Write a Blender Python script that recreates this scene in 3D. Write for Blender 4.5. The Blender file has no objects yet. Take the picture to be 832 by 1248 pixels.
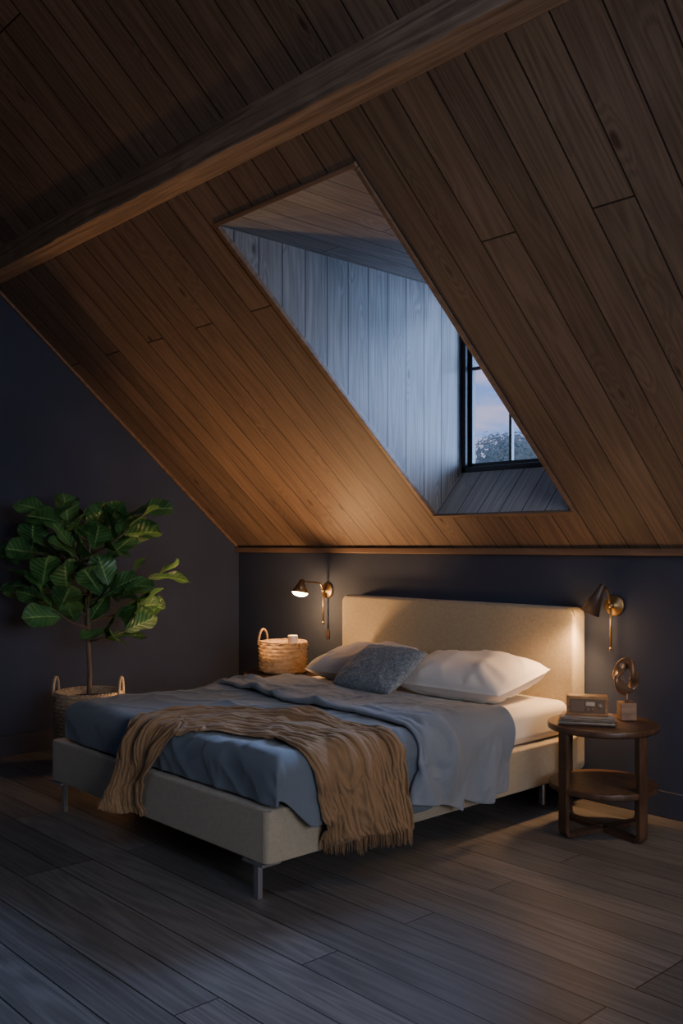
import bpy, bmesh, math, random, time
from mathutils import Vector, Matrix, noise
random.seed(7)
scene = bpy.context.scene
COL = scene.collection

# ------------------------------------------------------------------ helpers
def link(o, parent=None):
    COL.objects.link(o)
    if parent is not None:
        o.parent = parent
    return o

def top(o, label, cat, group=None):
    o["label"] = label
    o["category"] = cat
    if group: o["group"] = group
    return o

def empty(name, loc, label=None, cat=None, group=None, rot=0.0):
    e = bpy.data.objects.new(name, None)
    e.empty_display_size = 0.1
    e.location = loc
    e.rotation_euler = (0, 0, rot)
    COL.objects.link(e)
    if label: top(e, label, cat, group)
    return e

def mesh_obj(name, verts, faces, mat=None, parent=None, smooth=True, uvs=None, wn=False):
    me = bpy.data.meshes.new(name)
    me.from_pydata([tuple(v) for v in verts], [], faces)
    me.update()
    if uvs is not None:
        uvl = me.uv_layers.new(name="UVMap")
        for poly in me.polygons:
            for li in poly.loop_indices:
                uvl.data[li].uv = uvs[me.loops[li].vertex_index]
    if smooth:
        for p in me.polygons: p.use_smooth = True
    o = bpy.data.objects.new(name, me)
    if mat: me.materials.append(mat)
    link(o, parent)
    if wn:
        m = o.modifiers.new("wn", 'WEIGHTED_NORMAL')
    return o

def bm_obj(name, bm, mat=None, parent=None, smooth=True, wn=False):
    me = bpy.data.meshes.new(name)
    bmesh.ops.recalc_face_normals(bm, faces=bm.faces)
    bm.to_mesh(me); bm.free()
    if smooth:
        for p in me.polygons: p.use_smooth = True
    if mat: me.materials.append(mat)
    o = bpy.data.objects.new(name, me)
    link(o, parent)
    if wn: o.modifiers.new("wn", 'WEIGHTED_NORMAL')
    return o

def add_box(bm, c, d, bev=0.0, seg=2, rot=None):
    r = bmesh.ops.create_cube(bm, size=1.0)
    vs = r['verts']
    for v in vs:
        v.co = Vector((v.co.x*d[0], v.co.y*d[1], v.co.z*d[2]))
    if bev > 0:
        es = list({e for v in vs for e in v.link_edges})
        rr = bmesh.ops.bevel(bm, geom=es, offset=bev, segments=seg, profile=0.5, affect='EDGES')
        vs = list({v for f in rr['faces'] for v in f.verts} | {v for v in vs if v.is_valid})
    M = Matrix.Translation(Vector(c))
    if rot is not None: M = M @ rot
    for v in vs: v.co = M @ v.co
    return vs

def box(name, c, d, mat, parent=None, bev=0.004, seg=2, rot=None):
    bm = bmesh.new()
    add_box(bm, c, d, bev, seg, rot)
    return bm_obj(name, bm, mat, parent, True, True)

def soft_slab(name, c, d, axis, r1, r2, mat):
    bm = bmesh.new()
    bmesh.ops.create_cube(bm, size=1.0)
    for v in bm.verts: v.co = Vector((v.co.x*d[0], v.co.y*d[1], v.co.z*d[2]))
    es = [e for e in bm.edges if abs((e.verts[0].co-e.verts[1].co).normalized()[axis]) > 0.9]
    bmesh.ops.bevel(bm, geom=es, offset=r1, segments=8, profile=0.5, affect='EDGES')
    hi = d[axis]/2
    es = [e for e in bm.edges if all(abs(abs(v.co[axis])-hi) < 1e-5 for v in e.verts)]
    bmesh.ops.bevel(bm, geom=es, offset=r2, segments=4, profile=0.5, affect='EDGES')
    for v in bm.verts: v.co += Vector(c)
    return bm_obj(name, bm, mat, None, True, True)

def lathe(bm, prof, segs=40, M=None, close=True):
    rings = []
    for (r, z) in prof:
        ring = []
        if r < 1e-5:
            v = bm.verts.new((0, 0, z)); ring = [v]
        else:
            for i in range(segs):
                a = 2*math.pi*i/segs
                ring.append(bm.verts.new((r*math.cos(a), r*math.sin(a), z)))
        rings.append(ring)
    for a, b in zip(rings[:-1], rings[1:]):
        for i in range(segs):
            j = (i+1) % segs
            if len(a) == 1 and len(b) == 1: continue
            if len(a) == 1: bm.faces.new((a[0], b[i], b[j]))
            elif len(b) == 1: bm.faces.new((a[i], a[j], b[0]))
            else: bm.faces.new((a[i], a[j], b[j], b[i]))
    if M is not None:
        for ring in rings:
            for v in ring: v.co = M @ v.co
    return rings

def tube(bm, pts, rad, segs=10, closed=False):
    pts = [Vector(p) for p in pts]
    n = len(pts)
    rings = []
    up = Vector((0.13, 0.2, 1)).normalized()
    prev = None
    for i, p in enumerate(pts):
        if closed:
            t = (pts[(i+1) % n]-pts[i-1]).normalized()
        else:
            t = (pts[min(i+1, n-1)]-pts[max(i-1, 0)]).normalized()
        if prev is None:
            a = t.cross(up)
            if a.length < 1e-3: a = t.cross(Vector((1, 0, 0)))
            a.normalize()
        else:
            a = (prev - t*prev.dot(t)).normalized()
        prev = a
        b = t.cross(a)
        r = rad(i/(n-1)) if callable(rad) else rad
        if not isinstance(r, tuple): r = (r, r)
        rings.append([bm.verts.new(p+a*math.cos(2*math.pi*k/segs)*r[0]+b*math.sin(2*math.pi*k/segs)*r[1]) for k in range(segs)])
    m = n if closed else n-1
    for i in range(m):
        A = rings[i]; B = rings[(i+1) % n]
        for k in range(segs):
            l = (k+1) % segs
            bm.faces.new((A[k], A[l], B[l], B[k]))
    if not closed:
        bm.faces.new(rings[0]); bm.faces.new(list(reversed(rings[-1])))

def bar(name, p0, p1, w, t, mat, parent=None, upv=(0, 0, 1), bev=0.003):
    p0 = Vector(p0); p1 = Vector(p1)
    L = (p1-p0).length
    X = (p1-p0).normalized(); U = Vector(upv)
    Z = (U - X*U.dot(X)).normalized(); Y = Z.cross(X)
    R = Matrix((X, Y, Z)).transposed().to_4x4()
    return box(name, (p0+p1)/2, (L, w, t), mat, parent, bev, 2, R)

# ------------------------------------------------------------------ materials
def new_mat(name, base=(0.5, 0.5, 0.5), rough=0.6, metal=0.0):
    m = bpy.data.materials.new(name); m.use_nodes = True
    nt = m.node_tree
    b = nt.nodes["Principled BSDF"]
    b.inputs["Base Color"].default_value = (*base, 1)
    b.inputs["Roughness"].default_value = rough
    b.inputs["Metallic"].default_value = metal
    return m, nt, b

def N(nt, t, **kw):
    n = nt.nodes.new(t)
    for k, v in kw.items(): setattr(n, k, v)
    return n

def ramp(nt, stops):
    r = N(nt, 'ShaderNodeValToRGB')
    els = r.color_ramp.elements
    while len(els) < len(stops): els.new(0.5)
    for e, (p, c) in zip(els, stops):
        e.position = p; e.color = (*c, 1) if len(c) == 3 else c
    return r

def mixc(nt, typ, fac, a, b):
    m = N(nt, 'ShaderNodeMix', data_type='RGBA', blend_type=typ)
    if isinstance(fac, (int, float)): m.inputs[0].default_value = fac
    else: nt.links.new(fac, m.inputs[0])
    for s, i in ((a, 6), (b, 7)):
        if isinstance(s, tuple): m.inputs[i].default_value = (*s, 1)
        else: nt.links.new(s, m.inputs[i])
    return m.outputs[2]

def planks(name, dark, light, pw=0.165, pl=3.4, rough=0.55, gap=0.004, knots=True, bump=0.25, tint=(0.80, 1.12), grain=0.35):
    m, nt, b = new_mat(name, light, rough)
    L = nt.links
    uv = N(nt, 'ShaderNodeUVMap')
    br = N(nt, 'ShaderNodeTexBrick')
    br.offset = 0.37; br.offset_frequency = 3; br.squash = 1.0
    br.inputs["Color1"].default_value = (0, 0, 0, 1)
    br.inputs["Color2"].default_value = (1, 1, 1, 1)
    br.inputs["Mortar"].default_value = (0.5, 0.5, 0.5, 1)
    br.inputs["Scale"].default_value = 1.0
    br.inputs["Mortar Size"].default_value = gap
    br.inputs["Mortar Smooth"].default_value = 0.25
    br.inputs["Brick Width"].default_value = pl
    br.inputs["Row Height"].default_value = pw
    L.new(uv.outputs[0], br.inputs["Vector"])
    off = N(nt, 'ShaderNodeVectorMath', operation='MULTIPLY')
    off.inputs[1].default_value = (17.0, 3.0, 31.0)
    L.new(br.outputs["Color"], off.inputs[0])
    add = N(nt, 'ShaderNodeVectorMath', operation='ADD')
    L.new(uv.outputs[0], add.inputs[0]); L.new(off.outputs[0], add.inputs[1])
    mp = N(nt, 'ShaderNodeMapping'); mp.inputs["Scale"].default_value = (4.0, 110, 1)
    L.new(add.outputs[0], mp.inputs[0])
    n1 = N(nt, 'ShaderNodeTexNoise'); n1.inputs["Scale"].default_value = 1.0; n1.inputs["Detail"].default_value = 5
    L.new(mp.outputs[0], n1.inputs["Vector"])
    mp3 = N(nt, 'ShaderNodeMapping'); mp3.inputs["Scale"].default_value = (1.9, 5.4, 1)
    L.new(add.outputs[0], mp3.inputs[0])
    vo = N(nt, 'ShaderNodeTexVoronoi'); vo.inputs["Scale"].default_value = 1.0
    L.new(mp3.outputs[0], vo.inputs["Vector"])
    mp2 = N(nt, 'ShaderNodeMapping'); mp2.inputs["Scale"].default_value = (0.5, 8, 1)
    L.new(add.outputs[0], mp2.inputs[0])
    n2 = N(nt, 'ShaderNodeTexNoise'); n2.inputs["Scale"].default_value = 1.0; n2.inputs["Detail"].default_value = 1.5
    L.new(mp2.outputs[0], n2.inputs["Vector"])
    kw = N(nt, 'ShaderNodeMapRange'); kw.inputs[1].default_value = 0.0; kw.inputs[2].default_value = 0.30
    kw.inputs[3].default_value = 0.30 if knots else 0.0; kw.inputs[4].default_value = 0.0
    L.new(vo.outputs["Distance"], kw.inputs[0])
    sm = N(nt, 'ShaderNodeMath', operation='ADD'); L.new(n2.outputs[0], sm.inputs[0]); L.new(kw.outputs[0], sm.inputs[1])
    mul = N(nt, 'ShaderNodeMath', operation='MULTIPLY'); mul.inputs[1].default_value = 75
    L.new(sm.outputs[0], mul.inputs[0])
    sn = N(nt, 'ShaderNodeMath', operation='SINE'); L.new(mul.outputs[0], sn.inputs[0])
    mr = N(nt, 'ShaderNodeMapRange'); mr.inputs[1].default_value = -1; mr.inputs[2].default_value = 1
    L.new(sn.outputs[0], mr.inputs[0])
    comb = N(nt, 'ShaderNodeMix', data_type='FLOAT'); comb.inputs[0].default_value = grain
    L.new(n1.outputs[0], comb.inputs[2]); L.new(mr.outputs[0], comb.inputs[3])
    rp = ramp(nt, [(0.25, dark), (0.75, light)])
    L.new(comb.outputs[0], rp.inputs[0])
    tr = ramp(nt, [(0.0, (tint[0],)*3), (1.0, (tint[1], tint[1]*0.99, tint[1]*0.97))])
    L.new(br.outputs["Color"], tr.inputs[0])
    col = mixc(nt, 'MULTIPLY', 1.0, rp.outputs[0], tr.outputs[0])
    if knots:
        kr = ramp(nt, [(0.04, (0.20, 0.15, 0.12)), (0.09, (1, 1, 1))])
        L.new(vo.outputs["Distance"], kr.inputs[0])
        col = mixc(nt, 'MULTIPLY', 0.8, col, kr.outputs[0])
    col = mixc(nt, 'MIX', br.outputs["Fac"], col, tuple(c*0.10 for c in dark))
    L.new(col, b.inputs["Base Color"])
    inv = N(nt, 'ShaderNodeMath', operation='MULTIPLY_ADD')
    inv.inputs[1].default_value = -1.5; inv.inputs[2].default_value = 1.0
    L.new(br.outputs["Fac"], inv.inputs[0])
    ad = N(nt, 'ShaderNodeMath', operation='MULTIPLY_ADD'); ad.inputs[1].default_value = 0.2
    L.new(comb.outputs[0], ad.inputs[0]); L.new(inv.outputs[0], ad.inputs[2])
    bp = N(nt, 'ShaderNodeBump'); bp.inputs["Strength"].default_value = bump; bp.inputs["Distance"].default_value = 0.01
    L.new(ad.outputs[0], bp.inputs["Height"]); L.new(bp.outputs[0], b.inputs["Normal"])
    rr = N(nt, 'ShaderNodeMapRange'); rr.inputs[3].default_value = rough-0.06; rr.inputs[4].default_value = rough+0.12
    L.new(n1.outputs[0], rr.inputs[0]); L.new(rr.outputs[0], b.inputs["Roughness"])
    return m

def wood(name, dark, light, scale=(2, 30, 30), rough=0.45, bump=0.2):
    m, nt, b = new_mat(name, light, rough); L = nt.links
    tc = N(nt, 'ShaderNodeTexCoord')
    mp = N(nt, 'ShaderNodeMapping'); mp.inputs["Scale"].default_value = scale
    L.new(tc.outputs["Object"], mp.inputs[0])
    n = N(nt, 'ShaderNodeTexNoise'); n.inputs["Scale"].default_value = 1; n.inputs["Detail"].default_value = 6
    n.inputs["Distortion"].default_value = 0.8
    L.new(mp.outputs[0], n.inputs[0])
    r = ramp(nt, [(0.3, dark), (0.7, light)])
    L.new(n.outputs[0], r.inputs[0]); L.new(r.outputs[0], b.inputs["Base Color"])
    bp = N(nt, 'ShaderNodeBump'); bp.inputs["Strength"].default_value = bump; bp.inputs["Distance"].default_value = 0.005
    L.new(n.outputs[0], bp.inputs["Height"]); L.new(bp.outputs[0], b.inputs["Normal"])
    return m

def fabric(name, col, col2=None, weave=350, rough=0.9, bump=0.3, sheen=0.2, mottle=6, spec=0.2, dist=0.002):
    m, nt, b = new_mat(name, col, rough); L = nt.links
    col2 = col2 or tuple(c*0.78 for c in col)
    tc = N(nt, 'ShaderNodeTexCoord')
    n = N(nt, 'ShaderNodeTexNoise'); n.inputs["Scale"].default_value = weave; n.inputs["Detail"].default_value = 3
    L.new(tc.outputs["Object"], n.inputs[0])
    n2 = N(nt, 'ShaderNodeTexNoise'); n2.inputs["Scale"].default_value = mottle; n2.inputs["Detail"].default_value = 4
    L.new(tc.outputs["Object"], n2.inputs[0])
    mx = N(nt, 'ShaderNodeMix', data_type='FLOAT'); mx.inputs[0].default_value = 0.3
    L.new(n.outputs[0], mx.inputs[2]); L.new(n2.outputs[0], mx.inputs[3])
    r = ramp(nt, [(0.35, col2), (0.65, col)])
    L.new(mx.outputs[0], r.inputs[0]); L.new(r.outputs[0], b.inputs["Base Color"])
    bp = N(nt, 'ShaderNodeBump'); bp.inputs["Strength"].default_value = bump; bp.inputs["Distance"].default_value = dist
    L.new(n.outputs[0], bp.inputs["Height"]); L.new(bp.outputs[0], b.inputs["Normal"])
    b.inputs["Sheen Weight"].default_value = sheen
    b.inputs["Specular IOR Level"].default_value = spec
    return m

def emission(name, col, s):
    m, nt, b = new_mat(name, col, 0.5)
    b.inputs["Emission Color"].default_value = (*col, 1)
    b.inputs["Emission Strength"].default_value = s
    return m

def plaster(name, col, rough=0.85):
    m, nt, b = new_mat(name, col, rough); L = nt.links
    tc = N(nt, 'ShaderNodeTexCoord')
    n = N(nt, 'ShaderNodeTexNoise'); n.inputs["Scale"].default_value = 2.2; n.inputs["Detail"].default_value = 6
    L.new(tc.outputs["Object"], n.inputs[0])
    r = ramp(nt, [(0.3, tuple(c*0.85 for c in col)), (0.7, tuple(c*1.12 for c in col))])
    L.new(n.outputs[0], r.inputs[0]); L.new(r.outputs[0], b.inputs["Base Color"])
    n3 = N(nt, 'ShaderNodeTexNoise'); n3.inputs["Scale"].default_value = 90
    L.new(tc.outputs["Object"], n3.inputs[0])
    bp = N(nt, 'ShaderNodeBump'); bp.inputs["Strength"].default_value = 0.08; bp.inputs["Distance"].default_value = 0.004
    L.new(n3.outputs[0], bp.inputs["Height"]); L.new(bp.outputs[0], b.inputs["Normal"])
    return m

M_CEIL = planks("ceiling_planks", (0.135, 0.085, 0.056), (0.255, 0.168, 0.113), 0.168, 4.4, bump=0.28, grain=0.22)
M_CHEEK_LIT = planks("dormer_planks_cool_lit", (0.140, 0.129, 0.120), (0.285, 0.264, 0.245), 0.15, 3.1, gap=0.0035, grain=0.22)  # ceiling wood greyed: cool window light is painted into the colour
M_SILL_LIT = planks("sill_planks_lit", (0.28, 0.26, 0.245), (0.46, 0.435, 0.41), 0.15, 3.1, gap=0.0035, grain=0.22)  # lighter copy of the dormer wood, window light painted into the sill
M_FLOOR = planks("floor_planks", (0.100, 0.088, 0.082), (0.195, 0.174, 0.162), 0.16, 2.2, rough=0.38, gap=0.003, knots=False, bump=0.07, tint=(0.72, 1.15), grain=0.24)
M_BEAM = wood("beam_wood", (0.16, 0.100, 0.063), (0.42, 0.285, 0.185), (1.8, 46, 46), 0.78, 0.9)
M_TRIM = wood("trim_wood", (0.14, 0.080, 0.048), (0.24, 0.145, 0.09), (2, 25, 25), 0.5)
M_WALL = plaster("navy_paint", (0.035, 0.044, 0.074))
M_BASE = plaster("baseboard_paint", (0.034, 0.042, 0.068), 0.6)
M_TABLE = wood("walnut", (0.044, 0.023, 0.013), (0.115, 0.060, 0.033), (6, 40, 6), 0.4)
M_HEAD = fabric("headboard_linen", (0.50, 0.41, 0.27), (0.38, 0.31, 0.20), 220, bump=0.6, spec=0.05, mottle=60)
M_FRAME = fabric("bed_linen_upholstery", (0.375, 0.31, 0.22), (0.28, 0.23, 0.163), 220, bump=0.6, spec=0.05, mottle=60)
M_SHEET = fabric("cream_sheet", (0.68, 0.61, 0.52), (0.62, 0.56, 0.47), 500, bump=0.1)
M_PILLOW = fabric("pillow_cotton", (0.70, 0.65, 0.60), (0.65, 0.60, 0.555), 500, bump=0.1)
M_COVER = fabric("slate_coverlet", (0.125, 0.143, 0.165), (0.105, 0.121, 0.140), 500, bump=0.15)
M_DUVET = fabric("blue_grey_duvet", (0.195, 0.212, 0.238), (0.170, 0.186, 0.210), 500, bump=0.12, spec=0.08)
M_THROW = fabric("camel_wool", (0.28, 0.162, 0.080), (0.205, 0.117, 0.056), 300, bump=0.5, sheen=0.12, spec=0.05)
M_CUSH = fabric("boucle_blue", (0.30, 0.33, 0.36), (0.09, 0.105, 0.125), 95, bump=0.9, mottle=40)
M_BRASS = new_mat("aged_brass", (0.42, 0.28, 0.13), 0.42, 1.0)[0]
M_DARKMETAL = new_mat("dark_bronze", (0.085, 0.060, 0.050), 0.45, 0.4)[0]
M_SHADE = new_mat("antique_brass_shade", (0.20, 0.125, 0.065), 0.42, 0.8)[0]
M_STEEL = new_mat("brushed_steel", (0.70, 0.70, 0.72), 0.4, 1.0)[0]
M_BLACK = new_mat("black_frame", (0.030, 0.030, 0.032), 0.4)[0]
M_BULB = emission("warm_bulb", (1.0, 0.60, 0.24), 40)
M_WICKER = wood("wicker", (0.26, 0.15, 0.065), (0.48, 0.31, 0.155), (40, 40, 90), 0.6)
M_WICKER2 = wood("wicker_pale", (0.32, 0.215, 0.13), (0.60, 0.44, 0.27), (40, 40, 90), 0.65)
M_CANDLE = new_mat("white_wax", (0.8, 0.74, 0.62), 0.4)[0]
M_TRUNK = wood("bark", (0.08, 0.055, 0.035), (0.20, 0.14, 0.09), (30, 30, 8), 0.8)
M_SOIL = plaster("soil", (0.03, 0.02, 0.013))
M_BRONZE = new_mat("bronze_sculpture", (0.24, 0.145, 0.085), 0.38, 0.5)[0]
M_BLOCK = wood("block_wood", (0.16, 0.09, 0.05), (0.32, 0.19, 0.11), (8, 8, 40), 0.5)
M_RADIO = wood("radio_wood", (0.24, 0.115, 0.045), (0.46, 0.25, 0.10), (8, 50, 50), 0.35)
M_PANEL = new_mat("radio_panel", (0.15, 0.09, 0.055), 0.5)[0]
M_RING = new_mat("speaker_bronze", (0.28, 0.19, 0.12), 0.5, 0.3)[0]
M_PAGES = fabric("paper_pages", (0.58, 0.49, 0.37), (0.46, 0.38, 0.28), 300)
M_BOOKA = fabric("book_cover_tan", (0.30, 0.21, 0.14), None, 300)
M_BOOKB = fabric("book_cover_dark", (0.08, 0.06, 0.05), None, 300)

# ------------------------------------------------------------------ room
S = 0.869; Z0 = 1.33
def cz(y): return Z0 - S*y
XR = 8.6; RY = -3.7; FY = -7.4
def struct(o): o["kind"] = "structure"; return o

def quad(name, pts, uvs, mat, th=0.0):
    o = mesh_obj(name, pts, [tuple(range(len(pts)))], mat, None, False, uvs)
    return struct(o)

quad("floor", [(0, FY, 0), (XR, FY, 0), (XR, 0, 0), (0, 0, 0)], [(0, FY), (XR, FY), (XR, 0), (0, 0)], M_FLOOR)
struct(box("wall_back", (XR/2, 0.06, Z0/2), (XR, 0.12, Z0), M_WALL, None, 0))
gz = cz(RY)
quad("wall_left", [(0, 0, 0), (0, 0, Z0), (0, RY, gz), (0, FY, Z0), (0, FY, 0)], [(0, 0)]*5, M_WALL)
quad("wall_right", [(XR, 0, 0), (XR, 0, Z0), (XR, RY, gz), (XR, FY, Z0), (XR, FY, 0)], [(0, 0)]*5, M_WALL)
quad("wall_front", [(0, FY, 0), (XR, FY, 0), (XR, FY, Z0), (0, FY, Z0)], [(0, 0)]*4, M_WALL)

OX0, OX1, OY0, OY1 = 2.235, 3.17, -0.235, -1.765
xs = [0, OX0, OX1, XR]; ys = [0, OY0, OY1, RY]
V = []; U = []; F = []
sl = math.sqrt(1+S*S)
for y in ys:
    for x in xs:
        V.append((x, y, cz(y))); U.append((-y*sl+0.9, x))
for j in range(3):
    for i in range(3):
        if i == 1 and j == 1: continue
        a = j*4+i
        F.append((a, a+1, a+5, a+4))
b0 = len(V)
V += [(0, RY, gz), (XR, RY, gz), (XR, FY, Z0), (0, FY, Z0)]
U += [(10, 0), (10, XR), (10+sl*3.7, XR), (10+sl*3.7, 0)]
F.append((b0, b0+1, b0+2, b0+3))
struct(mesh_obj("ceiling", V, F, M_CEIL, None, False, U))

# dormer
zt = cz(OY1); zb = cz(OY0); WY = 0.02; ZS = 1.787; zt2 = 2.84
for nm, x in (("wall_dormer_left", OX0), ("wall_dormer_right", OX1)):
    pts = [(x, OY0, zb), (x, WY+0.1, ZS-0.005), (x, WY+0.1, zt), (x, OY1, zt)]
    quad(nm, pts, [(p[2]+5.2, p[1]+0.03) for p in pts], M_CHEEK_LIT)
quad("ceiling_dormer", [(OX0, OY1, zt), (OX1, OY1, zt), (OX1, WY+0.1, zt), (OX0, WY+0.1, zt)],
     [(OY1, OX0), (OY1, OX1), (0.1, OX1), (0.1, OX0)], M_CHEEK_LIT)
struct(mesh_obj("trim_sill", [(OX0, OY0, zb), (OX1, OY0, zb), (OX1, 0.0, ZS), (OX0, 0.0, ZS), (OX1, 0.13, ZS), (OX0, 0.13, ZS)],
       [(0, 1, 2, 3), (3, 2, 4, 5)], M_SILL_LIT, None, False, [(1, OX0), (1, OX1), (1.35, OX1), (1.35, OX0), (1.48, OX1), (1.48, OX0)]))
struct(box("wall_header", ((OX0+OX1)/2, 0.07, (zt2+zt)/2+0.01), (OX1-OX0, 0.1, zt-zt2+0.02), M_CHEEK_LIT, None, 0))

# window
win = empty("window_1", ((OX0+OX1)/2, 0.05, ZS)); win["kind"] = "structure"
bm = bmesh.new()
cx = (OX0+OX1)/2; W = OX1-OX0; hz = zt2-ZS
def wb(c, d, bev=0.004): add_box(bm, (c[0]-cx, c[1]-0.05, c[2]-ZS), d, bev, 2)
wb((OX0+0.017, 0.03, (ZS+zt2)/2), (0.034, 0.06, hz)); wb((OX1-0.017, 0.03, (ZS+zt2)/2), (0.034, 0.06, hz))
wb((cx, 0.03, ZS+0.016), (W, 0.06, 0.032)); wb((cx, 0.03, zt2-0.02), (W, 0.06, 0.04))
wb((OX0+0.047, 0.05, (ZS+zt2)/2), (0.023, 0.035, hz-0.06)); wb((OX1-0.047, 0.05, (ZS+zt2)/2), (0.023, 0.035, hz-0.06))
wb((cx, 0.05, ZS+0.044), (W-0.06, 0.035, 0.023)); wb((cx, 0.05, zt2-0.05), (W-0.08, 0.035, 0.025))
for x in (2.571, 2.85): wb((x, 0.05, (ZS+zt2)/2), (0.018, 0.03, hz-0.07))
wb((cx, 0.05, 2.41), (W-0.1, 0.03, 0.018))
bm_obj("window_frame", bm, M_BLACK, win, True, True)
mg = bpy.data.materials.new("window_glass"); mg.use_nodes = True
nt = mg.node_tree; nt.nodes.clear()
o_ = N(nt, 'ShaderNodeOutputMaterial'); t_ = N(nt, 'ShaderNodeBsdfTransparent'); g_ = N(nt, 'ShaderNodeBsdfGlossy')
g_.inputs["Roughness"].default_value = 0.02
m_ = N(nt, 'ShaderNodeMixShader'); m_.inputs[0].default_value = 0.04
nt.links.new(t_.outputs[0], m_.inputs[1]); nt.links.new(g_.outputs[0], m_.inputs[2]); nt.links.new(m_.outputs[0], o_.inputs[0])
mesh_obj("glass_pane", [(-W/2+.04, 0, 0.03), (W/2-.04, 0, 0.03), (W/2-.04, 0, hz-0.04), (-W/2+.04, 0, hz-0.04)], [(0, 1, 2, 3)], mg, win, False)

nrm = Vector((0, -S, -1)).normalized()
def P(x, y, off=0.0):
    return Vector((x, y, cz(y))) + nrm*off
e = 0.010
k = 1
for p0, p1 in ((P(OX0-e, OY0), P(OX0-e, OY1)), (P(OX1+e, OY0), P(OX1+e, OY1)),
               (P(OX0-0.02, OY1-e), P(OX1+0.02, OY1-e)), (P(OX0-0.02, OY0+e), P(OX1+0.02, OY0+e))):
    struct(bar("trim_%d" % k, p0, p1, 0.022, 0.026, M_TRIM, None, nrm)); k += 1
struct(box("trim_%d" % k, (XR/2, -0.02, Z0-0.012), (XR, 0.04, 0.036), M_TRIM, None, 0.004)); k += 1
struct(bar("trim_%d" % k, P(0.012, -0.02, 0.006), P(0.012, RY, 0.006), 0.024, 0.02, M_TRIM, None, nrm)); k += 1
struct(box("baseboard_back", (XR/2, -0.009, 0.065), (XR, 0.018, 0.13), M_BASE, None, 0.004))
struct(box("baseboard_left", (0.009, FY/2, 0.065), (0.018, -FY, 0.13), M_BASE, None, 0.004))
bm = bmesh.new()
L_ = XR; nx = 260
prof = [(-0.068, -0.11), (-0.064, -0.114), (0.064, -0.114), (0.068, -0.11), (0.068, 0.11), (-0.068, 0.11)]
rg = []
for i in range(nx+1):
    x = L_*i/nx
    ring = []
    for q, (a, b) in enumerate(prof):
        j_ = 0.003*noise.noise(Vector((x*9, q*3.1, 1))) + 0.003*noise.noise(Vector((x*1.7, q*2.1, 5)))
        ring.append(bm.verts.new((x, -1.998+a+(j_ if q < 4 else 0), 3.106+b+(j_ if q < 4 else 0))))
    rg.append(ring)
for A, B in zip(rg[:-1], rg[1:]):
    for q in range(6):
        bm.faces.new((A[q], A[(q+1) % 6], B[(q+1) % 6], B[q]))
bm.faces.new(rg[0]); bm.faces.new(rg[-1])
beam = bm_obj("ceiling_beam", bm, M_BEAM, None, False)
top(beam, "long rough timber beam running under the sloped plank ceiling", "beam"); beam["kind"] = "structure"

# ------------------------------------------------------------------ bed
BX0, BX1, BY0, BY1 = 1.36, 3.14, -2.19, -0.13
bcx = (BX0+BX1)/2
bed = empty("bed", (bcx, -1.1, 0), "upholstered beige linen platform bed with tall headboard", "bed")
def rel(o, par):
    o.parent = par
    o.matrix_parent_inverse = Matrix.Translation(-Vector(par.location)) if par.rotation_euler.z == 0 else par.matrix_basis.inverted()
    return o
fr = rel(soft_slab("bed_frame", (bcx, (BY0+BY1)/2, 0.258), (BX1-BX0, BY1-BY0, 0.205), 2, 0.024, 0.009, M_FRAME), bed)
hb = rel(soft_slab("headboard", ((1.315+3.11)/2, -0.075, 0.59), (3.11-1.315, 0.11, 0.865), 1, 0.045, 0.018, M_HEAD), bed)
def bed_leg(x, y, sx, sy):
    bm = bmesh.new()
    add_box(bm, (sx*0.02, sy*0.0, 0.149), (0.13, 0.09, 0.011), 0.002, 1)
    add_box(bm, (0, 0, 0.073), (0.030, 0.022, 0.146), 0.002, 1)
    o = bm_obj("leg", bm, M_STEEL, None, False)
    o.location = (x, y, 0)
    rel(o, bed)
bed_leg(3.035, -2.15, 1, -1); bed_leg(1.43, -2.15, -1, -1)
bed_leg(3.00, -0.26, 1, 1); bed_leg(1.42, -0.26, -1, 1)

TOP = 0.545
mt = box("mattress", ((1.48+3.10)/2, -1.145, 0.452), (3.10-1.48, 2.00, 0.182), M_SHEET, None, 0.05, 6)
top(mt, "thick mattress in a cream fitted sheet on the upholstered bed", "mattress")

EX0, EX1, EY0 = 1.465, 3.155, -2.150
RR = 0.06
def fold1(a, edge, sgn):
    s = (a-edge)*sgn + RR
    if s <= 0: return a, 0.0, 0.0
    q = RR*math.pi/2
    if s < q:
        th = s/RR
        return edge - sgn*RR + sgn*RR*math.sin(th), RR*(1-math.cos(th)), th
    return edge, RR + (s-q), math.pi/2
def unfold(X, Y, h):
    if X > (EX0+EX1)/2: x, dx, tx = fold1(X, EX1, 1); sx = 1
    else: x, dx, tx = fold1(X, EX0, -1); sx = -1
    y, dy, ty = fold1(Y, EY0, -1)
    n = Vector((sx*math.sin(tx), -math.sin(ty), max(0.0, math.cos(tx)*math.cos(ty))))
    if n.length < 1e-4: n = Vector((0, 0, 1))
    n.normalize()
    d = max(dx, dy)
    return Vector((x, y, TOP-d)) + n*h
def nz(x, y, s=1.0, seed=0): return noise.noise(Vector((x*s, y*s, seed*7.3)))
def rid(x, y, seed=0): return max(0, 1-abs(noise.noise(Vector((x, y, seed*5.1))))*2.6)
def sst(a, b, x):
    t = max(0, min(1, (x-a)/(b-a))); return t*t*(3-2*t)

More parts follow.
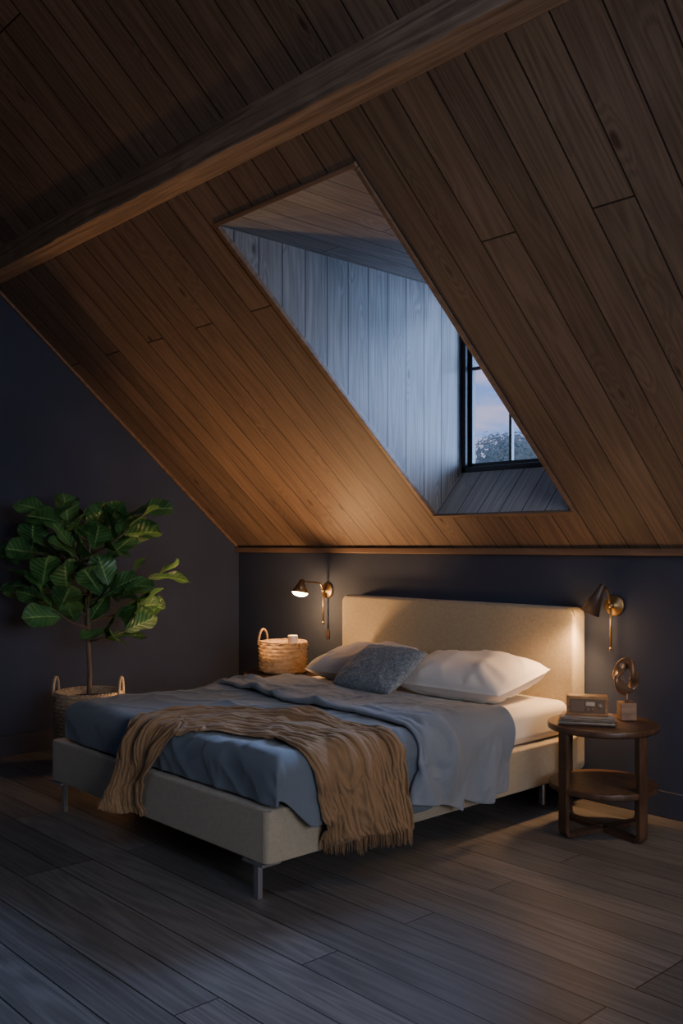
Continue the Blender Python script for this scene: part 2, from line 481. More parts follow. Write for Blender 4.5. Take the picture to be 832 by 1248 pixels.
def grid_obj(name, f, nu, nv, mat=None):
    vs = []; fs = []
    for j in range(nv+1):
        for i in range(nu+1):
            vs.append(f(i/nu, j/nv))
    for j in range(nv):
        for i in range(nu):
            a = j*(nu+1)+i
            fs.append((a, a+1, a+nu+2, a+nu+1))
    return mesh_obj(name, vs, fs, mat)
def finish_cloth(o, label, cat, th, offset=0.0, levels=1):
    m = o.modifiers.new("sol", 'SOLIDIFY'); m.thickness = th; m.offset = offset
    s = o.modifiers.new("sub", 'SUBSURF'); s.levels = levels; s.render_levels = levels
    top(o, label, cat)

def cover_h(X, Y):
    h = 0.005 + 0.012*rid(X*1.7+1.1*Y, Y*2.6-0.5*X, 1)**2 + 0.012*rid(X*3.1-0.8*Y, Y*2.2+1.4*X, 15)**4 + 0.006*rid(X*5+2.8*Y, Y*4-3*X, 25)**4 + 0.004*nz(X, Y, 5, 2)
    hang = max(0, X-3.12)
    hf = max(0, (EY0+0.02)-Y)
    k_ = sst(-2.12, -1.98, Y)
    h += hang*0.15*(0.5+0.5*math.sin(Y*27+3*nz(X, Y, 1.5, 4)))*k_
    if hf > 0: h = max(0.001, min(h + 0.010*rid(X*5+Y*3, Y*3, 41)**2 - hf*0.05, 0.018))
    if X < EX0: h = max(0.001, min(h, 0.012))
    return h
def f_cover(u, v, dh=0.0):
    xa = EX0-0.145
    X = xa + u*((3.155+0.32)-xa)
    Yf = EY0-0.145
    Y = Yf + v*(-0.75-Yf)
    if X > 3.155:
        kx = 0.48+0.52*sst(-2.15, -2.00, Y)
        X = 3.155 + (X-3.155)*kx*(0.88+0.12*math.sin(Y*7))
        if Y > -1.30: X = 3.155 + (X-3.155)*(1-0.55*sst(-1.30, -1.05, Y))
    return unfold(X, Y, cover_h(X, Y)+dh)
cov = grid_obj("coverlet", f_cover, 200, 160, M_COVER)
if cov.data.polygons[16000].normal.z < 0: cov.data.flip_normals()
finish_cloth(cov, "slate blue coverlet tucked over the foot of the bed", "blanket", 0.005, 1.0)

# duvet start shape : sheet with a turned-back strip along its foot-side edge
NU_D, NV_D = 130, 72
FB = 0.70
def Y_(v, ylo, yhi):
    q = min(1, v/FB) if v < FB else 1-(v-FB)/(1-FB)*0.5
    return yhi+(ylo-yhi)*q
def f_duvet(u, v):
    xa, xb = EX0-0.10, 3.155+0.27
    X = xa + u*(xb-xa)
    t = (X-xa)/(xb-xa)
    ylo = -1.25 - 0.20*t**1.4 + 0.02*math.sin(X*5)
    yhi = -0.66 - 0.16*t + 0.02*math.sin(X*6+1)
    back = 0.27 + 0.05*math.sin(X*2.2+0.5)
    r = 0.016
    yy = Y_(v, ylo, yhi)
    h0 = 0.040 + 0.042*rid(X*1.5+1.2*yy, 1.8*yy-0.8*X, 3)**2 + 0.026*rid(X*2.6-1.5*yy, 2.4*yy+0.9*X, 53)**2.5 + 0.008*nz(X*2+v, v*2, 2, 5)
    if v < FB-0.03:
        q = v/(FB-0.03); Y = yhi+(ylo-yhi)*q; h = h0
    elif v < FB+0.03:
        q = (v-FB+0.03)/0.06; a = q*math.pi
        Y = ylo - r*math.sin(a); h = h0 + r*(1-math.cos(a))
    else:
        q = (v-FB-0.03)/(1-FB-0.03); Y = ylo+back*q; h = h0+2*r+0.004
    hang = max(0, X-3.12)
    h += min(hang, 0.3)*0.22*(0.5+0.5*math.sin(Y*17+X*5+2.5*nz(X, Y, 1.6, 8)))
    if X > 3.155:
        X = 3.155+(X-3.155)*(0.78+0.28*sst(-1.35, -0.95, Y)+0.05*math.sin(Y*11))
    return unfold(X, Y, h)
duv = grid_obj("duvet", f_duvet, NU_D, NV_D, M_DUVET)

ctrl = [(2.20, -2.46), (2.21, -2.34), (2.23, -2.18), (2.27, -2.00), (2.42, -1.84), (2.65, -1.765), (2.90, -1.745), (3.12, -1.745), (3.29, -1.75), (3.46, -1.755)]
def cat_rom(P_, t):
    n = len(P_)-1; x = t*n; i = min(int(x), n-1); f = x-i
    p0 = P_[max(i-1, 0)]; p1 = P_[i]; p2 = P_[i+1]; p3 = P_[min(i+2, n)]
    def c(a, b, c_, d): return 0.5*((2*b)+(-a+c_)*f+(2*a-5*b+4*c_-d)*f*f+(-a+3*b-3*c_+d)*f**3)
    return Vector((c(p0[0], p1[0], p2[0], p3[0]), c(p0[1], p1[1], p2[1], p3[1])))
NU_T, NV_T = 110, 90
def f_throw(u, v):
    s = u; w = v*2-1
    c = cat_rom(ctrl, s); c2 = cat_rom(ctrl, min(1, s+0.01)); c1 = cat_rom(ctrl, max(0, s-0.01))
    t = (c2-c1).normalized(); nrm_ = Vector((-t.y, t.x))
    hw = 0.175+0.110*sst(0.05, 0.5, s)
    p = c + nrm_*(w*hw)
    # soft folds that wander, merge and die out
    q = w + 0.30*nz(s*2.2, w*0.7, 1, 9) + 0.10*nz(s*4.5, w*1.5, 1, 31) + 0.30*s
    a1 = max(0.05, 0.75+1.2*nz(s*2.6, w*1.6, 1, 21))
    f1 = (0.5+0.5*math.cos(q*10.5+1.2))
    a2 = max(0.0, 0.35+1.1*nz(s*3.2, w*2.2, 1, 22))
    f2 = (0.5+0.5*math.cos(q*17-s*5))
    cr = rid(s*4.5+w*1.2, w*1.8-s*2.5, 7)**2
    h = 0.036 + 0.050*f1*a1 + 0.022*f2*a2 + 0.022*cr
    if p.y < EY0+0.05: h = 0.058+0.65*(h-0.036)
    return unfold(p.x, p.y, h)
thr = grid_obj("throw_blanket", f_throw, NU_T, NV_T, M_THROW)

# ---- let gravity settle the loose textiles, then freeze the result
def settle(objs, colliders, frames):
    backup = {o.name: [v.co.copy() for v in o.data.vertices] for o in objs}
    for c in colliders:
        c.modifiers.new("collide", 'COLLISION')
        c.collision.thickness_outer = 0.005
        c.collision.thickness_inner = 0.05
        c.collision.cloth_friction = 60
        c.collision.damping = 0.9
    for o, (bend, stiff) in objs.items():
        m = o.modifiers.new("cloth", 'CLOTH')
        st = m.settings
        st.quality = 6; st.mass = 0.35
        st.tension_stiffness = stiff; st.compression_stiffness = stiff; st.shear_stiffness = stiff*0.4
        st.bending_stiffness = bend
        st.tension_damping = 20; st.compression_damping = 20; st.shear_damping = 15; st.bending_damping = 3.0
        st.air_damping = 6
        cs = m.collision_settings
        cs.collision_quality = 2; cs.distance_min = 0.006
        cs.use_self_collision = True; cs.self_distance_min = 0.006; cs.self_friction = 15
        m.point_cache.frame_start = 1; m.point_cache.frame_end = frames
    for f in range(1, frames+1):
        scene.frame_set(f)
    dg = bpy.context.evaluated_depsgraph_get()
    for o in objs:
        ev = o.evaluated_get(dg)
        co = [v.co.copy() for v in ev.data.vertices]
        ok = len(co) == len(backup[o.name])
        mx = max((a-b).length for a, b in zip(co, backup[o.name])) if ok else 9
        o.modifiers.clear()
        if ok and mx < 0.5:
            for v, c in zip(o.data.vertices, co): v.co = c
            o.data.update()
    for c in colliders:
        c.modifiers.clear()
def f_coll(u, v):
    return f_cover(u, v, 0.006)
c1_ = grid_obj("tmp_a", f_coll, 70, 60)
if c1_.data.polygons[2100].normal.z < 0: c1_.data.flip_normals()
bm = bmesh.new(); add_box(bm, ((1.48+3.11)/2, -1.10, 0.452), (3.12-1.47, 2.08, 0.186), 0.05, 4)
bmesh.ops.triangulate(bm, faces=bm.faces); c2_ = bm_obj("tmp_b", bm)
bm = bmesh.new(); add_box(bm, (bcx, (BY0+BY1)/2, 0.258), (BX1-BX0+0.004, BY1-BY0+0.004, 0.205), 0.012, 2)
bmesh.ops.triangulate(bm, faces=bm.faces); c3_ = bm_obj("tmp_c", bm)
try:
    settle({duv: (2.0, 25), thr: (2.0, 25)}, [c1_, c2_, c3_], 16)
except Exception as ex:
    print("SETTLE failed", ex)
scene.frame_set(1)
for c in (c1_, c2_, c3_): bpy.data.objects.remove(c, do_unlink=True)
finish_cloth(duv, "rumpled blue-grey duvet folded across the middle of the bed", "duvet", 0.008, 0.0, 2)
finish_cloth(thr, "camel wool throw with fringed ends draped over the bed corner", "blanket", 0.006, 0.0, 2)

bm = bmesh.new()
edge = [thr.data.vertices[j*(NU_T+1)+NU_T].co.copy() for j in range(NV_T+1)]
edge_in = [thr.data.vertices[j*(NU_T+1)+NU_T-3].co.copy() for j in range(NV_T+1)]
for i in range(2*NV_T+1):
    a = i//2; b = min(NV_T, a+(i % 2))
    p = (edge[a]+edge[b])/2; d = (p-(edge_in[a]+edge_in[b])/2).normalized()
    L_ = 0.040+random.random()*0.020
    dn = (d*0.5+Vector((0, 0, -1))*0.8).normalized()
    j1 = Vector((random.uniform(-.003, .003), random.uniform(-.005, .005), 0))
    tube(bm, [p-d*0.004, p+d*0.012+j1*0.3, p+dn*L_*0.6+j1*0.6, p+dn*L_+j1], lambda t: 0.0015*(1-0.3*t), 5)
fg = bm_obj("fringe", bm, M_THROW, thr); fg["kind"] = "stuff"

# ---- pillows
def pillow(name, w, d, t, loc, rot, mat, label, cat, group=None, seed=1, pinch=0.06, n=60, wrk=1.0, fl=0.0):
    bm = bmesh.new()
    for side in (1, -1):
        g = []
        for j in range(n+1):
            row = []
            for i in range(n+1):
                a = i/n*2-1; b = j/n*2-1
                a = math.sin(a*math.pi/2)*0.35+a*0.65; b = math.sin(b*math.pi/2)*0.35+b*0.65
                aa = min(1, abs(a)/(1-fl)); bb = min(1, abs(b)/(1-fl*w/d))
                prof = (max(0, 1-aa**2.9)**0.52)*(max(0, 1-bb**2.7)**0.52)
                rc_ = 1-0.075*(a*a*b*b)**1.3
                x = a*w/2*rc_*(1-pinch*(1-abs(b)**2)*abs(a)**2*0.8)
                y = b*d/2*rc_*(1-pinch*(1-abs(a)**2)*abs(b)**2)
                z = side*((t/2)*prof+0.003)
                wr = noise.noise(Vector((a*1.6+seed, b*1.8, side*3)))*0.10+max(0, 1-abs(noise.noise(Vector((a*1.8+seed, b*1.4+a*1.0, side))))*3)**3*0.07*wrk
                cr = abs(a*b)**1.2*0.08*math.sin(math.atan2(b*d, a*w)*20+seed)*wrk
                z += (wr+cr)*t*prof
                if (i in (0, n) or j in (0, n)): z = 0
                row.append(bm.verts.new((x, y, z)))
            g.append(row)
        for j in range(n):
            for i in range(n):
                q = (g[j][i], g[j][i+1], g[j+1][i+1], g[j+1][i])
                bm.faces.new(q if side == 1 else tuple(reversed(q)))
    bmesh.ops.remove_doubles(bm, verts=bm.verts, dist=0.0006)
    o = bm_obj(name, bm, mat)
    o.location = loc; o.rotation_euler = rot
    top(o, label, cat, group)
    return o
pillow("pillow", 0.77, 0.51, 0.205, (2.665, -0.445, 0.655), (math.radians(11), 0, math.radians(2)), M_PILLOW, "plump cream cotton pillow resting against the headboard", "pillow", "bed pillows", 1.3, fl=0.025)
pillow("pillow", 0.72, 0.51, 0.19, (1.88, -0.425, 0.646), (math.radians(11), 0, math.radians(-2)), M_PILLOW, "plump cream cotton pillow partly behind the blue cushion", "pillow", "bed pillows", 4.1, fl=0.025)
pillow("cushion", 0.51, 0.35, 0.10, (2.30, -0.765, 0.688), (math.radians(36), 0, math.radians(-5)), M_CUSH, "textured blue-grey lumbar cushion leaning on the pillows", "cushion", None, 8.2, 0.03)

# ------------------------------------------------------------------ nightstands
def nightstand(loc, label):
    e = empty("nightstand", loc, label, "nightstand", "round walnut bedside tables", math.radians(-14))
    R = 0.257; H = 0.513
    def sub(name, fn, mat=M_TABLE):
        bm = bmesh.new(); fn(bm); return bm_obj(name, bm, mat, e, True, True)
    sub("table_top", lambda bm: lathe(bm, [(0, H-0.032), (R-0.012, H-0.032), (R-0.002, H-0.028), (R, H-0.02), (R, H-0.006), (R-0.004, H), (R-0.010, H), (R-0.016, H-0.004), (0, H-0.004)], 72))
    Rs = R-0.006
    sub("shelf", lambda bm: lathe(bm, [(0, 0.203), (Rs-0.006, 0.203), (Rs, 0.207), (Rs, 0.228), (Rs-0.005, 0.232), (0, 0.232)], 72))
    rl = R-0.024
    for kx in range(4):
        a = kx*math.pi/2
        bm = bmesh.new()
        w = 0.050; t = 0.020; rc = 0.02
        outer = [(rl+t, H-0.03), (rl+t, rc+t)]
        inner = [(rl, H-0.03), (rl, rc+t)]
        for s_ in range(1, 7):
            th = s_/6*math.pi/2
            outer.append((rl+t-(rc+t)*(1-math.cos(th)), (rc+t)*(1-math.sin(th))))
            inner.append((rl-(rc)*(1-math.cos(th)), t+rc*(1-math.sin(th))))
        outer.append((0.02, 0)); inner.append((0.02, t))
        rings = []
        for (o1, i1) in zip(outer, inner):
            ring = []
            for (r_, z_, yy) in ((o1[0], o1[1], -w/2), (o1[0], o1[1], w/2), (i1[0], i1[1], w/2), (i1[0], i1[1], -w/2)):
                z_ = z_ + (0.0005*kx if z_ < 0.03 else 0)
                ring.append(bm.verts.new((r_*math.cos(a)-yy*math.sin(a), r_*math.sin(a)+yy*math.cos(a), z_)))
            rings.append(ring)
        for A, B in zip(rings[:-1], rings[1:]):
            for q in range(4):
                bm.faces.new((A[q], A[(q+1) % 4], B[(q+1) % 4], B[q]))
        bm.faces.new(rings[0]); bm.faces.new(rings[-1])
        bm_obj("leg", bm, M_TABLE, e, False)
    return e
nightstand((3.461, -0.421, 0), "round walnut bedside table with lower shelf holding a radio and sculpture")
nightstand((1.035, -0.40, 0), "round walnut bedside table holding a wicker basket, beside the bed")
TZ = 0.513

# ---- wicker basket generator
def woven(bm, rad, h, z0, rows, stakes, amp, segs=None):
    segs = segs or stakes*4
    g = []
    sub = 3
    for j in range(rows*sub+1):
        z = z0+h*j/(rows*sub)
        row = int(j/sub-1e-6) if j else 0
        prof = math.sin(math.pi*((j % sub)/sub))
        ring = []
        for i in range(segs):
            a = 2*math.pi*i/segs
            r = rad((z-z0)/h)
            r += amp*prof*(0.55+0.45*math.cos(a*stakes/2+row*math.pi)) - (0.0 if prof > 0 else amp*0.25)
            ring.append(bm.verts.new((r*math.cos(a), r*math.sin(a), z)))
        g.append(ring)
    for A, B in zip(g[:-1], g[1:]):
        for i in range(segs):
            k2 = (i+1) % segs
            bm.faces.new((A[i], A[k2], B[k2], B[i]))
    return g
def basket_body(bm, rad, h, rows, stakes, amp):
    woven(bm, rad, h, 0.0, rows, stakes, amp)
    lathe(bm, [(rad(1)-0.004, h), (rad(1)-0.014, h), (rad(0.5)-0.014, h*0.5), (rad(0)-0.014, 0.012), (0, 0.012)], 48)
    lathe(bm, [(0, 0), (rad(0), 0)], 48)
    n = 160
    for ph in (0, math.pi):
        pts = []
        for i in range(n):
            a = 2*math.pi*i/n
            rr = rad(1)-0.004+0.004*math.cos(a*26+ph); zz = h+0.004*math.sin(a*26+ph)
            pts.append((rr*math.cos(a), rr*math.sin(a), zz))
        tube(bm, pts, 0.006, 6, True)

bk = empty("basket", (1.035, -0.40, TZ), "round natural wicker basket with loop handle on the bedside table", "basket")
bm = bmesh.new(); basket_body(bm, lambda t: 0.152+0.006*t, 0.195, 8, 24, 0.011)
bm_obj("basket_body", bm, M_WICKER, bk)
def handle(parent, ang, r, z, w, hh, th, mat, name="handle"):
    bm = bmesh.new(); pts = []
    tx = Vector((-math.sin(ang), math.cos(ang), 0)); rr = Vector((math.cos(ang), math.sin(ang), 0))
    for i in range(21):
        t = i/20*math.pi
        pts.append(rr*(r+0.006) + tx*(w*math.cos(t)) + Vector((0, 0, z-0.02+hh*math.sin(t)**0.8)))
    tube(bm, pts, th, 8)
    return bm_obj(name, bm, mat, parent)
handle(bk, math.radians(200), 0.150, 0.195, 0.055, 0.100, 0.008, M_WICKER)
handle(bk, math.radians(20), 0.152, 0.195, 0.05, 0.02, 0.006, M_WICKER)
bm = bmesh.new(); lathe(bm, [(0, 0), (0.032, 0), (0.034, 0.004), (0.034, 0.225), (0.031, 0.23), (0.026, 0.228), (0, 0.226)], 32)
cd = bm_obj("candle", bm, M_CANDLE); cd.location = (1.10, -0.37, TZ+0.013)
top(cd, "white pillar candle standing in the wicker basket", "candle")

# ------------------------------------------------------------------ items on right nightstand
def book(loc, d, rot, cover, label):
    e = empty("book", loc, label, "book", "books under the radio", rot)
    w, l, h = d
    bm = bmesh.new()
    add_box(bm, (0, 0, 0.0015), (w, l, 0.003), 0.001, 1); add_box(bm, (0, 0, h-0.0015), (w, l, 0.003), 0.001, 1)
    add_box(bm, (0, l/2-0.0015, h/2), (w, 0.003, h), 0.001, 1)
    bm_obj("book_cover", bm, cover, e, False)
    box("pages", (0, -0.002, h/2), (w-0.008, l-0.010, h-0.006), M_PAGES, e, 0.0)
    return e
book((3.415, -0.485, TZ), (0.26, 0.175, 0.018), math.radians(32), M_BOOKB, "dark hardcover book lying on the walnut bedside table")
book((3.415, -0.485, TZ+0.0182), (0.235, 0.16, 0.016), math.radians(30), M_BOOKA, "brown hardcover book lying under the small radio")
rd = empty("radio", (3.41, -0.475, TZ+0.0345), "small vintage wooden tabletop radio standing on two books", "radio", None, math.radians(33))
box("radio_body", (0, 0, 0.047), (0.19, 0.075, 0.094), M_RADIO, rd, 0.006, 4)
box("front_panel", (0, -0.038, 0.047), (0.164, 0.004, 0.066), M_PANEL, rd, 0.0015)
bm = bmesh.new()
for q in range(9):
    add_box(bm, (-0.070+q*0.0065, -0.0405, 0.047), (0.0028, 0.003, 0.050), 0.0006, 1)
bm_obj("speaker_grille", bm, M_RING, rd, False)
bm = bmesh.new()
lathe(bm, [(0, 0.004), (0.010, 0.004), (0.013, 0.002), (0.014, -0.001)], 32, Matrix.Translation((0.056, -0.0402, 0.050)) @ Matrix.Rotation(math.pi/2, 4, 'X'))
bm_obj("tuning_dial", bm, M_RING, rd)
box("display", (0.014, -0.0405, 0.058), (0.040, 0.002, 0.018), M_PAGES, rd, 0.0008)
for q in (0.004, 0.024):
    bm = bmesh.new(); lathe(bm, [(0, 0), (0.005, 0), (0.005, 0.008), (0.0035, 0.010), (0, 0.010)], 16, Matrix.Translation((q, -0.040, 0.032)) @ Matrix.Rotation(math.pi/2, 4, 'X'))
    bm_obj("knob", bm, M_BRASS, rd)

sc = empty("sculpture", (3.50, -0.275, TZ), "twisted bronze loop sculpture on a square wooden block", "sculpture", None, math.radians(47))
box("base_block", (0, 0, 0.042), (0.075, 0.075, 0.084), M_BLOCK, sc, 0.003)
bm = bmesh.new(); lathe(bm, [(0, 0.083), (0.012, 0.083), (0.006, 0.10), (0.007, 0.132), (0, 0.132)], 16)
bm_obj("stem", bm, M_BRONZE, sc)
bm = bmesh.new()
rings = []; n = 180; m_s = 18
def scp(t):
    return Vector((0.043*math.sin(t)+0.010*math.sin(2*t+0.9), 0.024*math.sin(2*t+0.6), 0.204-0.064*math.cos(t)-0.007*math.cos(3*t)))
for i in range(n):
    t = 2*math.pi*i/n
    c = scp(t)
    T = (scp(t+0.01)-c).normalized(); A = T.cross(Vector((0, 1, 0))).normalized(); B = T.cross(A)
    tw = t*1.5+0.9
    wid = 0.0275; thk = 0.0155
    ring = []
    for q in range(m_s):
        a = 2*math.pi*q/m_s
        uu = math.cos(a)*wid; vv = math.sin(a)*thk
        ring.append(bm.verts.new(c + A*(uu*math.cos(tw)-vv*math.sin(tw)) + B*(uu*math.sin(tw)+vv*math.cos(tw))))
    rings.append(ring)
for i in range(n):
    A_ = rings[i]; B_ = rings[(i+1) % n]
    sh = m_s//2 if i == n-1 else 0
    for q in range(m_s):
        l = (q+1) % m_s
        bm.faces.new((A_[q], A_[l], B_[(l+sh) % m_s], B_[(q+sh) % m_s]))
bm_obj("twisted_loop", bm, M_BRONZE, sc)

# ------------------------------------------------------------------ sconces
def cat3(P_, t):
    n = len(P_)-1; x = t*n; i = min(int(x), n-1); f = x-i
    p0 = P_[max(i-1, 0)]; p1 = P_[i]; p2 = P_[i+1]; p3 = P_[min(i+2, n)]
    return 0.5*((2*p1)+(p2-p0)*f+(2*p0-5*p1+4*p2-p3)*f*f+(3*p1-p0-3*p2+p3)*f**3)
def sconce(x, label, apex, opn, bulb_out, shade_mat, ro=0.052, br_=0.024, rp=0.055):
    e = empty("wall_sconce", (x, 0, 1.04), label, "wall lamp", "brass wall sconces flanking the bed")
    Ry = Matrix.Rotation(math.pi/2, 4, 'X')
    bm = bmesh.new(); lathe(bm, [(0, 0), (rp, 0), (rp, 0.012), (rp-0.005, 0.018), (0.02, 0.020), (0.016, 0.032), (0, 0.034)], 40, Ry)
    bm_obj("wall_plate", bm, M_BRASS, e)
    apex = Vector(apex); opn = Vector(opn)
    ax = (opn-apex); Ls = ax.length; ax.normalize()
    neck = apex+ax*0.02
    bm = bmesh.new()
    pts = [Vector((0, -0.025, 0)), Vector((0, -0.045, 0.004)), Vector((0, -0.062, 0.03)), Vector((0, -0.08, max(neck.z-0.012, 0.035))), Vector((neck.x*0.5, (neck.y-0.08)/2-0.01, neck.z)), neck]
    P2 = []
    for i in range(30):
        P2.append(cat3(pts, i/29))
    tube(bm, P2, 0.006, 10)
    lathe(bm, [(0, 0.012), (0.011, 0.012), (0.013, 0), (0.011, -0.012), (0, -0.012)], 16, Matrix.Translation((0, -0.047, 0.0)))
    bm_obj("arm", bm, M_BRASS, e)
    bm = bmesh.new()
    tube(bm, [(0, -0.047, 0.01), (0, -0.047, -0.10), (0, -0.047, -0.215)], 0.0055, 12)
    lathe(bm, [(0, 0.01), (0.008, 0.008), (0.009, -0.008), (0, -0.012)], 14, Matrix.Translation((0, -0.047, -0.222)))
    bm_obj("rod", bm, M_BRASS, e)
    q = Vector((0, 0, 1)).rotation_difference(ax).to_matrix().to_4x4()
    M = Matrix.Translation(apex) @ q
    bm = bmesh.new()
    k1 = 0.32*Ls
    lathe(bm, [(0, 0), (0.011, 0.0), (0.016, 0.004), (0.018, k1*0.6), (0.023, k1), (ro, Ls), (ro-0.002, Ls), (0.021, k1+0.002), (0.015, k1*0.7), (0, k1*0.6)], 40, M)
    bm_obj("lamp_shade", bm, shade_mat, e)
    bm = bmesh.new()
    if br_ > 0.03:
        prof = [(0, Ls-0.03), (br_*0.6, Ls-0.025)]
        for t in range(0, 9):
            th = t/8*math.pi/2
            prof.append((br_*math.cos(th), Ls-0.004+bulb_out*math.sin(th)))
        prof[-1] = (0, Ls-0.004+bulb_out)
    else:
        c0 = Ls-br_+bulb_out
        prof = [(0, c0-0.06), (0.010, c0-0.055), (0.011, c0-0.03)]+[(br_*math.cos(t*math.pi/16-math.pi/4), c0+br_*math.sin(t*math.pi/16-math.pi/4)) for t in range(0, 12)]+[(0, c0+br_)]
    lathe(bm, prof, 28, M)
    bm_obj("bulb", bm, M_BULB, e)
    return e
sconce(1.04, "brass wall sconce with cone shade glowing above the basket", (0, -0.238, 0.082), (0, -0.256, -0.008), 0.030, M_SHADE, 0.060, 0.054)
sconce(3.275, "brass wall sconce with dark bronze cone shade beside the headboard", (0, -0.120, 0.112), (-0.062, -0.145, -0.034), 0.0, M_DARKMETAL)
sw = empty("wall_switch", (1.04, 0, 0.735), "small dark wall switch below the brass sconce", "switch")
box("switch_plate", (0, -0.004, 0), (0.034, 0.008, 0.06), M_DARKMETAL, sw, 0.002)
box("toggle", (0, -0.012, 0), (0.010, 0.010, 0.02), M_BRASS, sw, 0.002)

# ------------------------------------------------------------------ plant
px, py = 0.585, -1.575
pl = empty("potted_fig_tree", (px, py, 0), "leafy fiddle leaf fig tree in a woven basket planter", "plant")
bm = bmesh.new(); basket_body(bm, lambda t: 0.175+0.03*math.sin(t*2.2), 0.45, 20, 32, 0.010)
pot = bm_obj("basket_planter", bm, M_WICKER2, pl)
def child_handle(ang):
    return handle(pot, math.radians(ang), 0.195, 0.45, 0.055, 0.11, 0.009, M_WICKER2)
child_handle(227); child_handle(47)
bm = bmesh.new(); lathe(bm, [(0, 0.415), (0.08, 0.42), (0.182, 0.41)], 40); bm_obj("soil", bm, M_SOIL, pl)
trk = [(0, 0, 0.40), (0.005, 0.005, 0.55), (-0.005, 0.0, 0.75), (0.01, -0.01, 0.95), (0.0, 0.01, 1.15), (0.015, 0.0, 1.34), (0.0, 0.0, 1.46)]
bm = bmesh.new()
tube(bm, trk, lambda t: 0.016*(1-0.6*t), 10)
branches = []
rnd = random.Random(41)
for i in range(17):
    z0 = 0.76+0.70*i/17
    a = i*2.4+0.5
    L_ = rnd.uniform(0.27, 0.39)*(1.12-0.65*abs(z0-1.08))
    rise = rnd.uniform(0.04, 0.18)
    d = Vector((math.cos(a)*0.80, math.sin(a)*1.12, 0))
    base = Vector((0, 0, z0))
    ptsb = [base, base+d*L_*0.5+Vector((0, 0, rise*0.35)), base+d*L_+Vector((0, 0, rise))]
    branches.append(ptsb)
    tube(bm, ptsb, lambda t: 0.007*(1-0.55*t), 6)
branches.append([Vector((0, 0, 1.24)), Vector((0.02, 0.03, 1.33)), Vector((0.03, 0.06, 1.42))])
bm_obj("trunk", bm, M_TRUNK, pl)
M_LEAF, nt, b_ = new_mat("fig_leaf", (0.05, 0.12, 0.03), 0.38)
uvn = N(nt, 'ShaderNodeUVMap'); sep = N(nt, 'ShaderNodeSeparateXYZ'); nt.links.new(uvn.outputs[0], sep.inputs[0])
ab = N(nt, 'ShaderNodeMath', operation='ABSOLUTE'); nt.links.new(sep.outputs[0], ab.inputs[0])
vr = ramp(nt, [(0.03, (0.18, 0.25, 0.08)), (0.09, (0, 0, 0))]); nt.links.new(ab.outputs[0], vr.inputs[0])
vm = N(nt, 'ShaderNodeMath', operation='MULTIPLY_ADD'); vm.inputs[1].default_value = -0.25
nt.links.new(ab.outputs[0], vm.inputs[0]); nt.links.new(sep.outputs[1], vm.inputs[2])
v2 = N(nt, 'ShaderNodeMath', operation='MULTIPLY'); v2.inputs[1].default_value = 46; nt.links.new(vm.outputs[0], v2.inputs[0])
v3 = N(nt, 'ShaderNodeMath', operation='SINE'); nt.links.new(v2.outputs[0], v3.inputs[0])
v4 = ramp(nt, [(0.90, (0, 0, 0)), (1.0, (0.06, 0.09, 0.028))]); nt.links.new(v3.outputs[0], v4.inputs[0])
tcn = N(nt, 'ShaderNodeTexCoord'); nn = N(nt, 'ShaderNodeTexNoise'); nn.inputs["Scale"].default_value = 7
nt.links.new(tcn.outputs["Object"], nn.inputs[0])
lr = ramp(nt, [(0.35, (0.032, 0.098, 0.028)), (0.65, (0.088, 0.21, 0.060))]); nt.links.new(nn.outputs[0], lr.inputs[0])
c_ = mixc(nt, 'ADD', 1.0, lr.outputs[0], vr.outputs[0]); c_ = mixc(nt, 'ADD', 1.0, c_, v4.outputs[0])
nt.links.new(c_, b_.inputs["Base Color"])
bpn = N(nt, 'ShaderNodeBump'); bpn.inputs["Strength"].default_value = 0.3; bpn.inputs["Distance"].default_value = 0.004
nt.links.new(v3.outputs[0], bpn.inputs["Height"]); nt.links.new(bpn.outputs[0], b_.inputs["Normal"])

LV = []; LF = []; LU = []
def leaf(base, dirv, L_, W_, roll, droop):
    dirv = dirv.normalized()
    side = dirv.cross(Vector((0, 0, 1)))
    if side.length < 0.05: side = Vector((1, 0, 0))
    side.normalize(); up = side.cross(dirv).normalized()
    R = Matrix.Rotation(roll, 3, dirv)
    side = R @ side; up = R @ up
    nl, nw = 12, 8
    vs = []
    wav = rnd.uniform(0, 6)
    for j in range(nl+1):
        t = j/nl
        c = dirv*(L_*(t-0.12*droop*t**3)) + up*(-L_*0.55*droop*t*t)
        w = W_*0.5*(math.sin(math.pi*min(1, t**1.15*0.97+0.02))**0.55)*(0.60+0.52*t) if 0 < j < nl else W_*0.03
        for i in range(nw+1):
            s = i/nw*2-1
            z = abs(s)*w*0.22 + 0.010*math.sin(t*11+wav+s*2)*abs(s)
            vs.append(Vector(base)+c+side*(s*w)+up*z)
    if min(v.x for v in vs)+px < 0.03: return False
    if max(v.z for v in vs) > 1.68: return False
    b0 = len(LV)
    LV.extend(vs)
    for j in range(nl+1):
        for i in range(nw+1): LU.append((i/nw*2-1, j/nl))
    for j in range(nl):
        for i in range(nw):
            a = b0+j*(nw+1)+i
            LF.append((a, a+1, a+nw+2, a+nw+1))
    return True
for bi, B in enumerate(branches):
    n = 5
    for kk in range(n):
        t = 0.40+0.60*kk/(n-1)
        p = B[0].lerp(B[1], t*2) if t < 0.5 else B[1].lerp(B[2], t*2-1)
        ax = (B[2]-B[0]).normalized()
        for tries in range(8):
            a = kk*2.3+rnd.uniform(-.5, .5)+tries
            o = Vector((math.cos(a)*0.9, math.sin(a), rnd.uniform(-0.3, 1.0)))
            dv = (ax*0.65+o*0.9).normalized()
            if leaf(p+dv*0.02, dv, rnd.uniform(0.19, 0.275), rnd.uniform(0.145, 0.20), rnd.uniform(-1.1, 1.1), rnd.uniform(0.0, 0.55)): break
